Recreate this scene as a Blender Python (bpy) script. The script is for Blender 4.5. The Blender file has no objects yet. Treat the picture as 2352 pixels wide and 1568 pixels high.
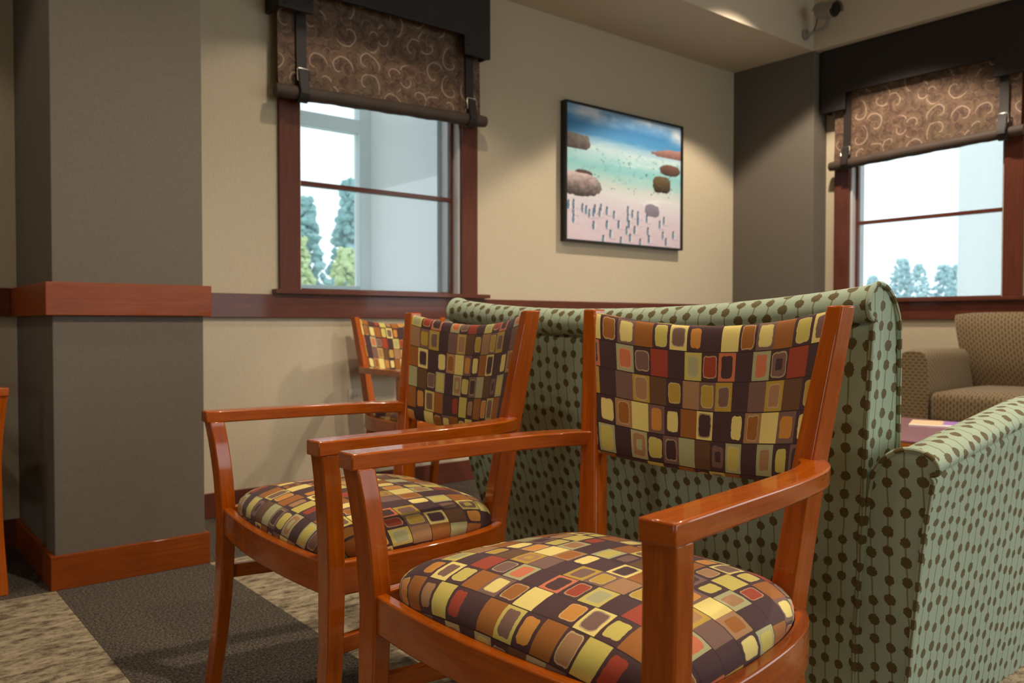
import bpy, bmesh, math, random
import numpy as np
from mathutils import Vector, Matrix

random.seed(7)
R = math.radians
COL = bpy.context.scene.collection
SC = bpy.context.scene

# ------------------------------------------------------------------ camera
cam_d = bpy.data.cameras.new('camera')
cam_d.sensor_fit = 'HORIZONTAL'; cam_d.sensor_width = 36.0
cam_d.lens = 36.0 * 1889.8 / 2352.0
cam_d.clip_start = 0.02; cam_d.clip_end = 400
cam = bpy.data.objects.new('camera', cam_d); COL.objects.link(cam)
CAM_H = 0.84
yaw, pit, rol = R(39.355), R(1.297), R(0.044)
_f = Vector((math.sin(yaw)*math.cos(pit), math.cos(yaw)*math.cos(pit), -math.sin(pit)))
_r = Vector((math.cos(yaw), -math.sin(yaw), 0)); _u = _r.cross(_f)
_r, _u = _r*math.cos(rol)+_u*math.sin(rol), -_r*math.sin(rol)+_u*math.cos(rol)
M = Matrix((( _r.x, _u.x, -_f.x, 0), (_r.y, _u.y, -_f.y, 0), (_r.z, _u.z, -_f.z, CAM_H), (0, 0, 0, 1)))
cam.matrix_world = M
cam_d.dof.use_dof = True; cam_d.dof.focus_distance = 1.30; cam_d.dof.aperture_fstop = 7.0
SC.camera = cam

# ------------------------------------------------------------------ world, exposure
SKY = 4.0
w = bpy.data.worlds.new('overcast_sky'); SC.world = w; w.use_nodes = True
bg = w.node_tree.nodes['Background']
bg.inputs[0].default_value = (0.90, 0.97, 1.0, 1); bg.inputs[1].default_value = SKY
SC.view_settings.view_transform = 'Standard'; SC.view_settings.look = 'None'
SC.view_settings.exposure = 0.0; SC.view_settings.gamma = 1.0
SC.view_settings.use_curve_mapping = False
SC.cycles.max_bounces = 8; SC.cycles.diffuse_bounces = 4; SC.cycles.glossy_bounces = 4
SC.cycles.transparent_max_bounces = 12; SC.cycles.transmission_bounces = 6
SC.cycles.use_denoising = True; SC.cycles.sample_clamp_indirect = 6.0
SC.cycles.caustics_reflective = False; SC.cycles.caustics_refractive = False

LAMP_WARM = (1.0, 0.845, 0.665)
# downlights in the raised ceiling: x, y, watts, beam angle
DOWNLIGHTS = [(4.08, 2.38, 190, 104), (1.85, 2.39, 44, 106), (-0.70, 2.39, 32, 106),
              (2.95, 0.40, 110, 150), (1.15, 0.75, 165, 140), (-1.2, 0.40, 18, 140),
              (2.4, -2.0, 50, 150), (-0.6, -2.0, 20, 150)]
CEIL_Z = 3.12

# ------------------------------------------------------------------ helpers
def lin(h):
    h = h.lstrip('#')
    o = []
    for i in (0, 2, 4):
        c = int(h[i:i+2], 16)/255
        o.append(c/12.92 if c <= 0.04045 else ((c+0.055)/1.055)**2.4)
    return (*o, 1.0)

class NB:
    """small node builder"""
    def __init__(s, name):
        s.m = bpy.data.materials.new(name); s.m.use_nodes = True
        s.t = s.m.node_tree; s.t.nodes.clear()
        s.out = s.t.nodes.new('ShaderNodeOutputMaterial')
    def n(s, typ, props=None, **inp):
        nd = s.t.nodes.new(typ)
        for k, v in (props or {}).items(): setattr(nd, k, v)
        for k, v in inp.items(): s.put(nd, k, v)
        return nd
    def put(s, nd, k, v):
        key = int(k[1:]) if (k[0] == 'i' and k[1:].isdigit()) else k.replace('_', ' ')
        sock = nd.inputs[key]
        if isinstance(v, bpy.types.NodeSocket): s.t.links.new(v, sock)
        else: sock.default_value = v
    def math(s, op, a, b=0.0, c=0.0):
        return s.n('ShaderNodeMath', {'operation': op}, i0=a, i1=b, i2=c).outputs[0]
    def mix(s, f, a, b):
        nd = s.n('ShaderNodeMix', {'data_type': 'RGBA'})
        s.put(nd, 'i0', f); s.put(nd, 'i6', a); s.put(nd, 'i7', b)
        return nd.outputs[2]
    def uv(s): return s.n('ShaderNodeUVMap').outputs[0]
    def obj(s): return s.n('ShaderNodeTexCoord').outputs['Object']
    def scale(s, v, sc):
        return s.n('ShaderNodeMapping', None, Vector=v, Scale=sc).outputs[0]
    def noise(s, v, sc, det=3.0, rough=0.55, col=False):
        nd = s.n('ShaderNodeTexNoise', None, Vector=v, Scale=sc, Detail=det, Roughness=rough)
        return nd.outputs[1 if col else 0]
    def ramp(s, f, stops, interp='LINEAR'):
        nd = s.n('ShaderNodeValToRGB', None, Fac=f)
        cr = nd.color_ramp; cr.interpolation = interp
        while len(cr.elements) > 1: cr.elements.remove(cr.elements[-1])
        cr.elements[0].position = stops[0][0]; cr.elements[0].color = stops[0][1]
        for p, c in stops[1:]:
            e = cr.elements.new(p); e.color = c
        return nd.outputs[0]
    def bump(s, h, strength=0.2, dist=0.002):
        return s.n('ShaderNodeBump', None, Height=h, Strength=strength, Distance=dist).outputs[0]
    def pbr(s, color, rough=0.5, normal=None, **kw):
        b = s.n('ShaderNodeBsdfPrincipled', None, Base_Color=color, Roughness=rough)
        if normal is not None: s.put(b, 'Normal', normal)
        for k, v in kw.items(): s.put(b, k, v)
        s.t.links.new(b.outputs[0], s.out.inputs[0])
        return s.m

def flat(name, hexc, rough=0.5, **kw):
    b = NB(name)
    nz = b.noise(b.obj(), 40.0, 2.0)
    c = b.mix(b.math('MULTIPLY', nz, 0.18), lin(hexc), tuple(0.8*x for x in lin(hexc)[:3])+(1,))
    return b.pbr(c, rough, **kw)

MAT = {}
def link(o, parent=None):
    COL.objects.link(o)
    if parent is not None: o.parent = parent
    return o
def tag(o, label=None, cat=None, group=None, kind=None):
    if label: o['label'] = label
    if cat: o['category'] = cat
    if group: o['group'] = group
    if kind: o['kind'] = kind
    return o
def empty(name, loc=(0, 0, 0), rz=0.0, label=None, cat=None, group=None, kind=None):
    o = bpy.data.objects.new(name, None); o.empty_display_size = 0.1
    o.location = loc; o.rotation_euler = (0, 0, rz)
    COL.objects.link(o)
    return tag(o, label, cat, group, kind)
def mesh(name, V, F, mat, parent=None, uvs=None, smooth=False, sharp=35, bevel=0.0, seg=2):
    me = bpy.data.meshes.new(name)
    me.from_pydata([tuple(v) for v in V], [], F)
    if uvs is not None:
        ul = me.uv_layers.new(name='UVMap')
        flatuv = [c for f in uvs for p in f for c in p]
        ul.data.foreach_set('uv', flatuv)
    bm = bmesh.new(); bm.from_mesh(me); bmesh.ops.recalc_face_normals(bm, faces=bm.faces); bm.to_mesh(me); bm.free()
    if smooth:
        me.polygons.foreach_set('use_smooth', [True]*len(me.polygons))
        me.set_sharp_from_angle(angle=R(sharp))
    me.materials.append(MAT[mat] if isinstance(mat, str) else mat)
    o = bpy.data.objects.new(name, me); link(o, parent)
    if bevel > 0:
        md = o.modifiers.new('bevel', 'BEVEL'); md.width = bevel; md.segments = seg
        md.limit_method = 'ANGLE'; md.angle_limit = R(40); md.harden_normals = False
    return o
def box_geo(x0, x1, y0, y1, z0, z1):
    V = [(x, y, z) for z in (z0, z1) for (x, y) in ((x0, y0), (x1, y0), (x1, y1), (x0, y1))]
    F = [(0, 3, 2, 1), (4, 5, 6, 7), (0, 1, 5, 4), (1, 2, 6, 5), (2, 3, 7, 6), (3, 0, 4, 7)]
    return V, F
def box_uvs(V, F, longest=None):
    """box mapping in metres; u runs along the longest side of the whole box"""
    P = np.array(V); ext = P.max(0)-P.min(0); L = int(np.argmax(ext)) if longest is None else longest
    out = []
    for f in F:
        q = P[list(f)]; e = q.max(0)-q.min(0); ax = int(np.argmin(e))
        rest = [a for a in (0, 1, 2) if a != ax]
        if L in rest: u, v = L, [a for a in rest if a != L][0]
        else: u, v = rest
        out.append([(p[u], p[v]+0.37*ax) for p in q])
    return out
def box(name, x0, x1, y0, y1, z0, z1, mat, parent=None, bevel=0.0, longest=None):
    V, F = box_geo(x0, x1, y0, y1, z0, z1)
    return mesh(name, V, F, mat, parent, box_uvs(V, F, longest), bevel=bevel)
def boxes(name, L, mat, parent=None, bevel=0.0):
    V, F, U = [], [], []
    for b in L:
        v, f = box_geo(*b); n = len(V)
        U += box_uvs(v, f); V += v; F += [tuple(i+n for i in q) for q in f]
    return mesh(name, V, F, mat, parent, U, bevel=bevel)
def loft(name, S, mat, parent=None, caps=True, bevel=0.0, smooth=True, sharp=35, uv_off=(0, 0), closed=True, seg=2, swap=False):
    """S: list of rings (each a list of 3D points); u along the path, v around the ring, in metres"""
    S = np.array(S, float); n, m = S.shape[:2]
    cen = S.mean(1); u = np.concatenate([[0], np.cumsum(np.linalg.norm(np.diff(cen, axis=0), axis=1))])+uv_off[0]
    rr = S[n//2]; nxt = np.roll(rr, -1, 0)
    v = np.concatenate([[0], np.cumsum(np.linalg.norm(nxt-rr, axis=1))])+uv_off[1]
    V = [tuple(p) for r_ in S for p in r_]; F, U = [], []
    for i in range(n-1):
        for j in range(m if closed else m-1):
            k = (j+1) % m
            F.append((i*m+j, i*m+k, (i+1)*m+k, (i+1)*m+j))
            U.append([(u[i], v[j]), (u[i], v[j+1]), (u[i+1], v[j+1]), (u[i+1], v[j])])
    if caps and closed:
        for i in (0, n-1):
            F.append(tuple(range(i*m, i*m+m)))
            c0 = S[i]; d1 = c0[1]-c0[0]; d1 = d1/(np.linalg.norm(d1)+1e-9)
            nn = np.cross(c0[1]-c0[0], c0[m//2]-c0[0]); nn = nn/(np.linalg.norm(nn)+1e-9); d2 = np.cross(nn, d1)
            U.append([(float((p-c0[0]) @ d1), float((p-c0[0]) @ d2)) for p in c0])
    if swap: U = [[(q[1], q[0]) for q in f] for f in U]
    return mesh(name, V, F, mat, parent, U, smooth=smooth, sharp=sharp, bevel=bevel, seg=seg)
def tube_rings(P, r, k=8):
    P = [Vector(p) for p in P]; S = []
    prev = None
    for i, p in enumerate(P):
        t = (P[min(i+1, len(P)-1)]-P[max(i-1, 0)]).normalized()
        a = prev if prev is not None else (Vector((0, 0, 1)) if abs(t.z) < 0.9 else Vector((1, 0, 0)))
        b = t.cross(a).normalized(); a = b.cross(t).normalized(); prev = a
        S.append([tuple(p+a*math.cos(2*math.pi*j/k)*r+b*math.sin(2*math.pi*j/k)*r) for j in range(k)])
    return S
def tube(name, P, r, mat, parent=None, k=8, uv_off=(0, 0)):
    return loft(name, tube_rings(P, r, k), mat, parent, smooth=True, sharp=50, uv_off=uv_off)
def cyl(name, c, axis, r, h, mat, parent=None, k=20, bevel=0.0, r2=None):
    c = Vector(c); a = Vector(axis).normalized()
    b = a.cross(Vector((0, 0, 1)) if abs(a.z) < 0.9 else Vector((1, 0, 0))).normalized(); d = a.cross(b)
    S = []
    for s, rad in ((-0.5, r), (0.5, r if r2 is None else r2)):
        S.append([tuple(c+a*h*s+b*math.cos(2*math.pi*j/k)*rad+d*math.sin(2*math.pi*j/k)*rad) for j in range(k)])
    return loft(name, S, mat, parent, bevel=bevel)
def interp(x, T):
    return float(np.interp(x, [t[0] for t in T], [t[1] for t in T]))
def smooth_path(P, n):
    """Catmull-Rom resample of a list of points"""
    P = np.array(P, float); out = []
    Q = np.vstack([2*P[0]-P[1], P, 2*P[-1]-P[-2]])
    for s in np.linspace(0, len(P)-1, n):
        i = min(int(s), len(P)-2); t = s-i
        p0, p1, p2, p3 = Q[i], Q[i+1], Q[i+2], Q[i+3]
        out.append(0.5*((2*p1)+(-p0+p2)*t+(2*p0-5*p1+4*p2-p3)*t*t+(-p0+3*p1-3*p2+p3)*t**3))
    return np.array(out)
def copy_tree(o, parent=None):
    c = o.copy(); COL.objects.link(c); c.parent = parent
    for ch in [x for x in bpy.data.objects if x.parent == o]: copy_tree(ch, c)
    return c

# ------------------------------------------------------------------ materials
def m_linen(name, hexc, var=0.10):
    b = NB(name); v = b.obj()
    a = b.noise(b.scale(v, (1, 1, 12)), 110.0, 2.0)
    c = b.noise(b.scale(v, (14, 14, 1)), 55.0, 2.0)
    s = b.math('ADD', b.math('MULTIPLY', a, 0.5), b.math('MULTIPLY', c, 0.5))
    big = b.noise(v, 2.0, 2.0)
    base = lin(hexc); dk = tuple(x*(1-2.6*var) for x in base[:3])+(1,); lt = tuple(min(1, x*(1+1.6*var)) for x in base[:3])+(1,)
    col = b.ramp(s, [(0.32, dk), (0.5, base), (0.68, lt)])
    col = b.mix(b.math('MULTIPLY', big, 0.12), col, dk)
    return b.pbr(col, 0.85, b.bump(s, 0.25, 0.001), Specular_IOR_Level=0.25)
MAT['wall_cream'] = m_linen('cream_linen_wallpaper', '#c3b59c', 0.08)
MAT['wall_grey'] = m_linen('grey_taupe_wallpaper', '#6a6258', 0.09)
MAT['ceiling'] = m_linen('soffit_paint', '#cabda9', 0.012)

def m_wood(name, dark, mid, light, rough, coat=0.4):
    b = NB(name); v = b.uv()
    g = b.noise(b.scale(v, (3.0, 60.0, 1)), 1.6, 4.0, 0.6)
    g2 = b.noise(b.scale(v, (22.0, 240.0, 1)), 1.0, 2.0)
    blotch = b.noise(b.scale(v, (6, 12, 1)), 1.0, 2.0)
    f = b.math('ADD', b.math('MULTIPLY', g, 0.55), b.math('ADD', b.math('MULTIPLY', g2, 0.2), b.math('MULTIPLY', blotch, 0.25)))
    col = b.ramp(f, [(0.30, lin(dark)), (0.52, lin(mid)), (0.72, lin(light))])
    r = b.math('ADD', b.math('MULTIPLY', g2, 0.08), rough-0.04)
    return b.pbr(col, r, b.bump(g2, 0.05, 0.0005), Coat_Weight=coat, Coat_Roughness=0.06, Specular_IOR_Level=0.16)
MAT['chair_wood'] = m_wood('cherry_stained_wood', '#8a3d02', '#a84e04', '#be610a', 0.28, 0.7)
MAT['trim_wood'] = m_wood('red_brown_trim_wood', '#4f281c', '#5f3224', '#6d3d2d', 0.40, 0.25)
MAT['column_trim_wood'] = m_wood('orange_brown_trim_wood', '#723209', '#833d0f', '#924916', 0.48, 0.1)  # more orange variant of the trim wood, used on the column
MAT['table_wood'] = m_wood('maroon_gloss_laminate', '#946478', '#a67888', '#b08494', 0.16, 0.5)
MAT['table_edge'] = m_wood('orange_wood_edge', '#8a4a1e', '#b46a2c', '#c98440', 0.35, 0.4)

def m_chair_fabric():
    b = NB('retro_block_print_fabric')
    P = '#472b2e'; Y = '#ecd67e'; O = '#a0601f'; o = '#d08c38'; Mv = '#7c5c50'; T = '#aa7e54'; G = '#bd9936'
    S = '#b0ac7c'; Bn = '#684628'; Rd = '#a23d22'; s = '#d2744c'; V = '#cfbd5e'
    rows = [[P+O, Mv+Y, O, P+V, Y+Mv, P+o, P, Y],            # top row of the nearest chair's back, left to right
            [P, S+s, P+Mv, Rd, P, V+S, P+Rd, s+P],
            [P, Mv, G+T, Bn, P+G, T, Mv+G, G+Mv],
            [P+Y, T+O, Y, Mv+o, P+Y, O, Y+P, P],
            [S+V, P, S+T, P+V, Mv+P, S, Bn, P+Mv],
            [O, P, P+Rd, V, P+T, O, P+o, V+Mv]][::-1]
    cells = [c for r_ in rows for c in r_]
    outer = [lin(c[:7]) for c in cells]; inner = [lin(c[7:14] if len(c) > 7 else c[:7]) for c in cells]
    uv = b.uv(); sep = b.n('ShaderNodeSeparateXYZ', None, i0=uv)
    sh = b.n('ShaderNodeAttribute', {'attribute_type': 'OBJECT', 'attribute_name': 'pattern_shift'}).outputs['Vector']
    ss = b.n('ShaderNodeSeparateXYZ', None, i0=sh)
    CW, RH = 0.0362, 0.0495
    wob = b.noise(uv, 6.0, 1.0)
    u = b.math('ADD', b.math('DIVIDE', sep.outputs[0], CW), b.math('ADD', ss.outputs[0], 800.0))
    v = b.math('ADD', b.math('DIVIDE', sep.outputs[1], RH), b.math('ADD', ss.outputs[1], 600.0))
    v = b.math('ADD', v, b.math('MULTIPLY', wob, 0.12))
    row = b.math('FLOOR', v); fv = b.math('SUBTRACT', b.math('FRACT', v), 0.5)
    rn = b.n('ShaderNodeTexWhiteNoise', {'noise_dimensions': '1D'}, W=row).outputs[0]
    u = b.math('ADD', u, b.math('MULTIPLY', fv, 0.10))          # lean of the blocks
    colm = b.math('FLOOR', u); fu = b.math('SUBTRACT', b.math('FRACT', u), 0.5)
    idx = b.math('ADD', b.math('MULTIPLY', b.math('FLOORED_MODULO', row, 6.0), 8.0), b.math('FLOORED_MODULO', colm, 8.0))
    hi = b.math('GREATER_THAN', idx, 23.5)
    fac = b.math('DIVIDE', b.math('ADD', b.math('SUBTRACT', idx, b.math('MULTIPLY', hi, 24.0)), 0.5), 24.0)
    def table(cl):
        a = b.ramp(fac, [(i/24.0, cl[i]) for i in range(24)], 'CONSTANT')
        c = b.ramp(fac, [(i/24.0, cl[24+i]) for i in range(24)], 'CONSTANT')
        return b.mix(hi, a, c)
    oc, ic = table(outer), table(inner)
    cellv = b.n('ShaderNodeCombineXYZ', None, i0=colm, i1=row)
    h = b.n('ShaderNodeTexWhiteNoise', {'noise_dimensions': '2D'}, Vector=cellv.outputs[0])
    hs = b.n('ShaderNodeSeparateColor', None, i0=h.outputs[1])
    ed = b.noise(b.scale(uv, (1, 1, 1)), 95.0, 2.0)
    bx = b.math('ADD', 0.29, b.math('MULTIPLY', hs.outputs[0], 0.08)); by = b.math('ADD', 0.31, b.math('MULTIPLY', hs.outputs[1], 0.08))
    px = b.math('POWER', b.math('DIVIDE', b.math('ABSOLUTE', fu), bx), 5.5)
    py = b.math('POWER', b.math('DIVIDE', b.math('ABSOLUTE', fv), by), 5.5)
    d = b.math('POWER', b.math('ADD', px, py), 0.1818)
    d = b.math('ADD', d, b.math('MULTIPLY', b.math('SUBTRACT', ed, 0.5), 0.32))
    inside = b.math('LESS_THAN', d, 1.0)
    ring = b.math('MULTIPLY', b.math('LESS_THAN', d, 1.13), b.math('GREATER_THAN', hs.outputs[2], 0.42))
    line = b.mix(0.55, ic, lin('#d8c08a'))
    nested = b.math('MULTIPLY', b.math('LESS_THAN', d, 0.5), b.math('GREATER_THAN', hs.outputs[0], 0.94))
    # plain cells have inner == outer: suppress their ring through the colour difference
    dif = b.n('ShaderNodeVectorMath', {'operation': 'DISTANCE'}, i0=oc, i1=ic).outputs['Value']
    ring = b.math('MULTIPLY', ring, b.math('GREATER_THAN', dif, 0.004))
    col = b.mix(ring, oc, line); col = b.mix(inside, col, ic); col = b.mix(nested, col, oc)
    edge = b.math('GREATER_THAN', b.math('ABSOLUTE', fv), 0.482)
    col = b.mix(edge, col, lin('#2a1818'))
    weave = b.noise(uv, 1500.0, 1.0); spk = b.noise(uv, 420.0, 2.0)
    col = b.mix(b.math('MULTIPLY', spk, 0.28), col, b.mix(0.5, col, lin('#5c4026')))
    return b.pbr(col, 0.8, b.bump(weave, 0.25, 0.0006), Sheen_Weight=0.12, Specular_IOR_Level=0.3)
MAT['chair_fabric'] = m_chair_fabric()

def m_sofa_fabric():
    b = NB('sage_pompom_stem_fabric'); uv = b.uv()
    ws = b.noise(b.scale(uv, (1, 0.6, 1)), 22.0, 1.0)
    sep = b.n('ShaderNodeSeparateXYZ', None, i0=uv)
    CW, PER = 0.030, 0.119
    u0 = b.math('ADD', b.math('DIVIDE', sep.outputs[0], CW), 300.0)
    col = b.math('FLOOR', u0)
    fu = b.math('MULTIPLY', b.math('SUBTRACT', b.math('FRACT', u0), 0.5), CW)
    rn = b.n('ShaderNodeTexWhiteNoise', {'noise_dimensions': '1D'}, W=col).outputs[0]
    par = b.math('FLOORED_MODULO', col, 2.0)
    v = b.math('ADD', sep.outputs[1], b.math('ADD', b.math('MULTIPLY', par, PER*0.5), b.math('MULTIPLY', rn, 0.034)))
    fv = b.math('MULTIPLY', b.math('FRACT', b.math('ADD', b.math('DIVIDE', v, PER), 50.0)), PER)
    fu = b.math('ADD', fu, b.math('MULTIPLY', b.math('SUBTRACT', ws, 0.5), 0.008))
    ds = []
    for c, rr in ((0.020, 1.0), (0.054, 1.06), (0.088, 0.95)):
        dv = b.math('SUBTRACT', fv, c)
        d = b.math('SQRT', b.math('ADD', b.math('POWER', fu, 2.0), b.math('POWER', dv, 2.0)))
        ds.append(b.math('DIVIDE', d, rr))
    d = b.math('MINIMUM', b.math('MINIMUM', ds[0], ds[1]), ds[2])
    d = b.math('ADD', d, b.math('MULTIPLY', b.math('SUBTRACT', b.noise(uv, 320.0, 2.0), 0.5), 0.006))
    dot = b.math('LESS_THAN', d, 0.0092)
    stem = b.math('LESS_THAN', b.math('ABSOLUTE', fu), 0.0015)
    wv = b.noise(uv, 900.0, 1.0)
    base = b.mix(b.math('MULTIPLY', wv, 0.3), lin('#a5b49b'), lin('#8f9e85'))
    dk = b.mix(b.noise(uv, 500.0, 2.0), lin('#342b10'), lin('#7d6d3e'))
    c = b.mix(b.math('MULTIPLY', stem, 0.9), base, lin('#7d7646'))
    c = b.mix(dot, c, dk)
    hgt = b.math('ADD', b.math('MULTIPLY', wv, 0.25), dot)
    return b.pbr(c, 0.75, b.bump(hgt, 0.5, 0.0012), Sheen_Weight=0.1, Specular_IOR_Level=0.35)
MAT['sofa_fabric'] = m_sofa_fabric()

def m_brown_fabric():
    b = NB('brown_dash_weave_fabric'); uv = b.uv()
    sep = b.n('ShaderNodeSeparateXYZ', None, i0=uv)
    u0 = b.math('ADD', b.math('DIVIDE', sep.outputs[0], 0.016), 300.0); c = b.math('FLOOR', u0)
    fu = b.math('ABSOLUTE', b.math('SUBTRACT', b.math('FRACT', u0), 0.5))
    v = b.math('ADD', b.math('DIVIDE', sep.outputs[1], 0.030), b.math('ADD', 300.0, b.math('MULTIPLY', b.math('FLOORED_MODULO', c, 2.0), 0.5)))
    fv = b.math('ABSOLUTE', b.math('SUBTRACT', b.math('FRACT', v), 0.5))
    dash = b.math('MULTIPLY', b.math('LESS_THAN', fu, 0.24), b.math('LESS_THAN', fv, 0.30))
    n = b.noise(uv, 350.0, 2.0)
    base = b.mix(n, lin('#6c593e'), lin('#7e6944'))
    col = b.mix(dash, base, lin('#4d3b22'))
    return b.pbr(col, 0.8, b.bump(n, 0.3, 0.001), Sheen_Weight=0.1)
MAT['brown_fabric'] = m_brown_fabric()

def m_paisley():
    b = NB('paisley_shade_fabric'); uv = b.uv()
    wn = b.noise(uv, 9.0, 2.0, col=True)
    wv = b.n('ShaderNodeVectorMath', {'operation': 'MULTIPLY_ADD'}, i0=wn, i1=(0.028, 0.028, 0), i2=uv).outputs[0]
    def curls(sc, turns, width, off):
        vo = b.n('ShaderNodeTexVoronoi', {'feature': 'F1', 'voronoi_dimensions': '2D'}, Vector=b.n('ShaderNodeVectorMath', {'operation': 'ADD'}, i0=wv, i1=off).outputs[0], Scale=sc, Randomness=0.75)
        cellc = vo.outputs['Color']; pos = vo.outputs['Position']
        src = b.n('ShaderNodeVectorMath', {'operation': 'ADD'}, i0=wv, i1=off).outputs[0]
        dlt = b.n('ShaderNodeVectorMath', {'operation': 'SUBTRACT'}, i0=src, i1=pos).outputs[0]
        s2 = b.n('ShaderNodeSeparateXYZ', None, i0=dlt)
        hs = b.n('ShaderNodeSeparateColor', None, i0=cellc)
        r_ = b.math('MULTIPLY', vo.outputs['Distance'], 1.0)
        ang = b.math('ADD', b.math('DIVIDE', b.math('ARCTAN2', s2.outputs[1], s2.outputs[0]), 6.28318), hs.outputs[0])
        sp = b.math('FRACT', b.math('ADD', b.math('MULTIPLY', r_, turns), ang))
        ln = b.math('LESS_THAN', b.math('ABSOLUTE', b.math('SUBTRACT', sp, 0.5)), width)
        rim = b.math('MULTIPLY', b.math('GREATER_THAN', r_, 0.10), b.math('LESS_THAN', r_, 0.52))
        return b.math('MULTIPLY', ln, rim), sp, hs.outputs[1]
    l1, s1, h1 = curls(7.5, 1.75, 0.040, (0.0, 0.0, 0))
    l2, s2_, h2 = curls(23.0, 1.6, 0.10, (3.3, 1.7, 0))
    l3, s3_, h3 = curls(13.0, 1.9, 0.055, (7.1, 5.3, 0))
    n = b.noise(uv, 34.0, 6.0, 0.7)
    base = b.ramp(b.math('ADD', b.math('MULTIPLY', s1, 0.5), b.math('MULTIPLY', n, 0.5)),
                  [(0.2, lin('#3a261b')), (0.42, lin('#634636')), (0.6, lin('#6c523d')), (0.8, lin('#523629'))])
    base = b.mix(b.math('MULTIPLY', h1, 0.35), base, lin('#65563c'))
    c = b.mix(b.math('MULTIPLY', l2, 0.7), base, lin('#32221a'))
    c = b.mix(b.math('MULTIPLY', l3, 0.45), c, lin('#8f7660'))
    c = b.mix(b.math('MULTIPLY', l1, 0.7), c, lin('#ab9682'))
    return b.pbr(c, 0.75, b.bump(b.noise(uv, 700.0, 1.0), 0.2, 0.0005))
MAT['paisley'] = m_paisley()

def m_leather(name, hexc, rough=0.45):
    b = NB(name); v = b.obj()
    n = b.noise(v, 160.0, 3.0); big = b.noise(v, 9.0, 3.0)
    c0 = lin(hexc)
    col = b.mix(big, tuple(x*0.7 for x in c0[:3])+(1,), tuple(x*1.25 for x in c0[:3])+(1,))
    return b.pbr(col, rough, b.bump(n, 0.25, 0.001))
MAT['leather'] = m_leather('dark_brown_leather', '#1e1411', 0.65)
MAT['strap'] = m_leather('strap_leather', '#201512', 0.6)
MAT['roll'] = m_leather('brown_roll_fabric', '#43342a', 0.7)

def m_carpet(light):
    b = NB('streaked_light_carpet' if light else 'dark_grey_carpet'); v = b.obj()
    p = b.noise(v, 420.0, 2.0)
    if light:
        st = b.noise(b.scale(v, (6.0, 15.0, 1)), 2.2, 8.0, 0.80)
        st2 = b.noise(b.scale(v, (30.0, 60.0, 1)), 1.5, 4.0, 0.7)
        f = b.math('ADD', b.math('MULTIPLY', st, 0.62), b.math('ADD', b.math('MULTIPLY', st2, 0.20), b.math('MULTIPLY', p, 0.18)))
        col = b.ramp(f, [(0.42, lin('#4c4236')), (0.465, lin('#786a57')), (0.495, lin('#95886f')), (0.56, lin('#b3a58a'))])
    else:
        med = b.noise(v, 150.0, 3.0)
        col = b.ramp(b.math('ADD', b.math('MULTIPLY', p, 0.55), b.math('MULTIPLY', med, 0.45)),
                     [(0.40, lin('#25211e')), (0.5, lin('#4a433c')), (0.60, lin('#82786a'))])
    return b.pbr(col, 0.95, b.bump(p, 0.8, 0.003), Specular_IOR_Level=0.15)
MAT['carpet_dark'] = m_carpet(False); MAT['carpet_light'] = m_carpet(True)

MAT['black'] = flat('black_satin_frame', '#12100f', 0.3)
MAT['metal'] = flat('brushed_nickel', '#b9b2a8', 0.25, Metallic=1.0)
MAT['white_paint'] = flat('white_exterior_paint', '#eff4f5', 0.5)
MAT['jamb_white'] = flat('off_white_jamb', '#cfc9c6', 0.4)
MAT['blue_frame'] = flat('pale_blue_grey_aluminium', '#e2eff2', 0.4)
MAT['plastic_beige'] = flat('ivory_plastic', '#c6b79a', 0.4)
MAT['cam_shell'] = flat('grey_white_camera_shell', '#8d8882', 0.4)
MAT['cam_black'] = flat('black_lens_plastic', '#0c0b0b', 0.15)
MAT['bark'] = flat('bark', '#5a4a3c', 0.9)
MAT['ground'] = flat('pale_paving', '#c4cbc6', 0.9)
MAT['asphalt_light'] = flat('pale_concrete', '#cfd6d6', 0.9)
def m_leaf(name, a, c):
    b = NB(name); v = b.obj()
    n = b.noise(v, 3.0, 4.0)
    return b.pbr(b.mix(n, lin(a), lin(c)), 0.8, b.bump(b.noise(v, 14.0, 3.0), 1.0, 0.08))
MAT['leaf_blue'] = m_leaf('blue_green_foliage', '#7fb3b3', '#a9d2d4')
MAT['leaf_lime'] = m_leaf('lime_foliage', '#c3d896', '#e3efb8')
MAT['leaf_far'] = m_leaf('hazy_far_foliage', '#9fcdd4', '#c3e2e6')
def m_glass(name, tr, veil):
    b = NB(name)
    n = b.noise(b.obj(), 3.0, 1.0)
    t = b.n('ShaderNodeBsdfTransparent', None, i0=tr)
    g = b.n('ShaderNodeBsdfGlossy', None, i0=(1, 1, 1, 1), Roughness=0.01)
    fr = b.n('ShaderNodeFresnel', None, IOR=1.45).outputs[0]
    m1 = b.n('ShaderNodeMixShader', None, i0=b.math('MULTIPLY', fr, 0.6), i1=t.outputs[0], i2=g.outputs[0])
    tl = b.n('ShaderNodeBsdfTranslucent', None, i0=(0.9, 0.97, 1.0, 1))
    m2 = b.n('ShaderNodeMixShader', None, i0=b.math('MULTIPLY', b.math('ADD', b.math('MULTIPLY', n, 0.1), 0.95), veil), i1=m1.outputs[0], i2=tl.outputs[0])
    b.t.links.new(m2.outputs[0], b.out.inputs[0])
    return b.m
MAT['glass_dim_veil'] = m_glass('sky_dimming_glare_glass', (0.615, 0.635, 0.64, 1), 0.04)  # tint tones down the bright sky; translucent veil imitates glare over the trees
MAT['glass_clear'] = m_glass('clear_glass', (0.97, 0.98, 0.98, 1), 0.0)
def m_emit(name, col, st):
    b = NB(name); e = b.n('ShaderNodeEmission', None, i0=col, i1=st)
    b.t.links.new(e.outputs[0], b.out.inputs[0]); return b.m
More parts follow.
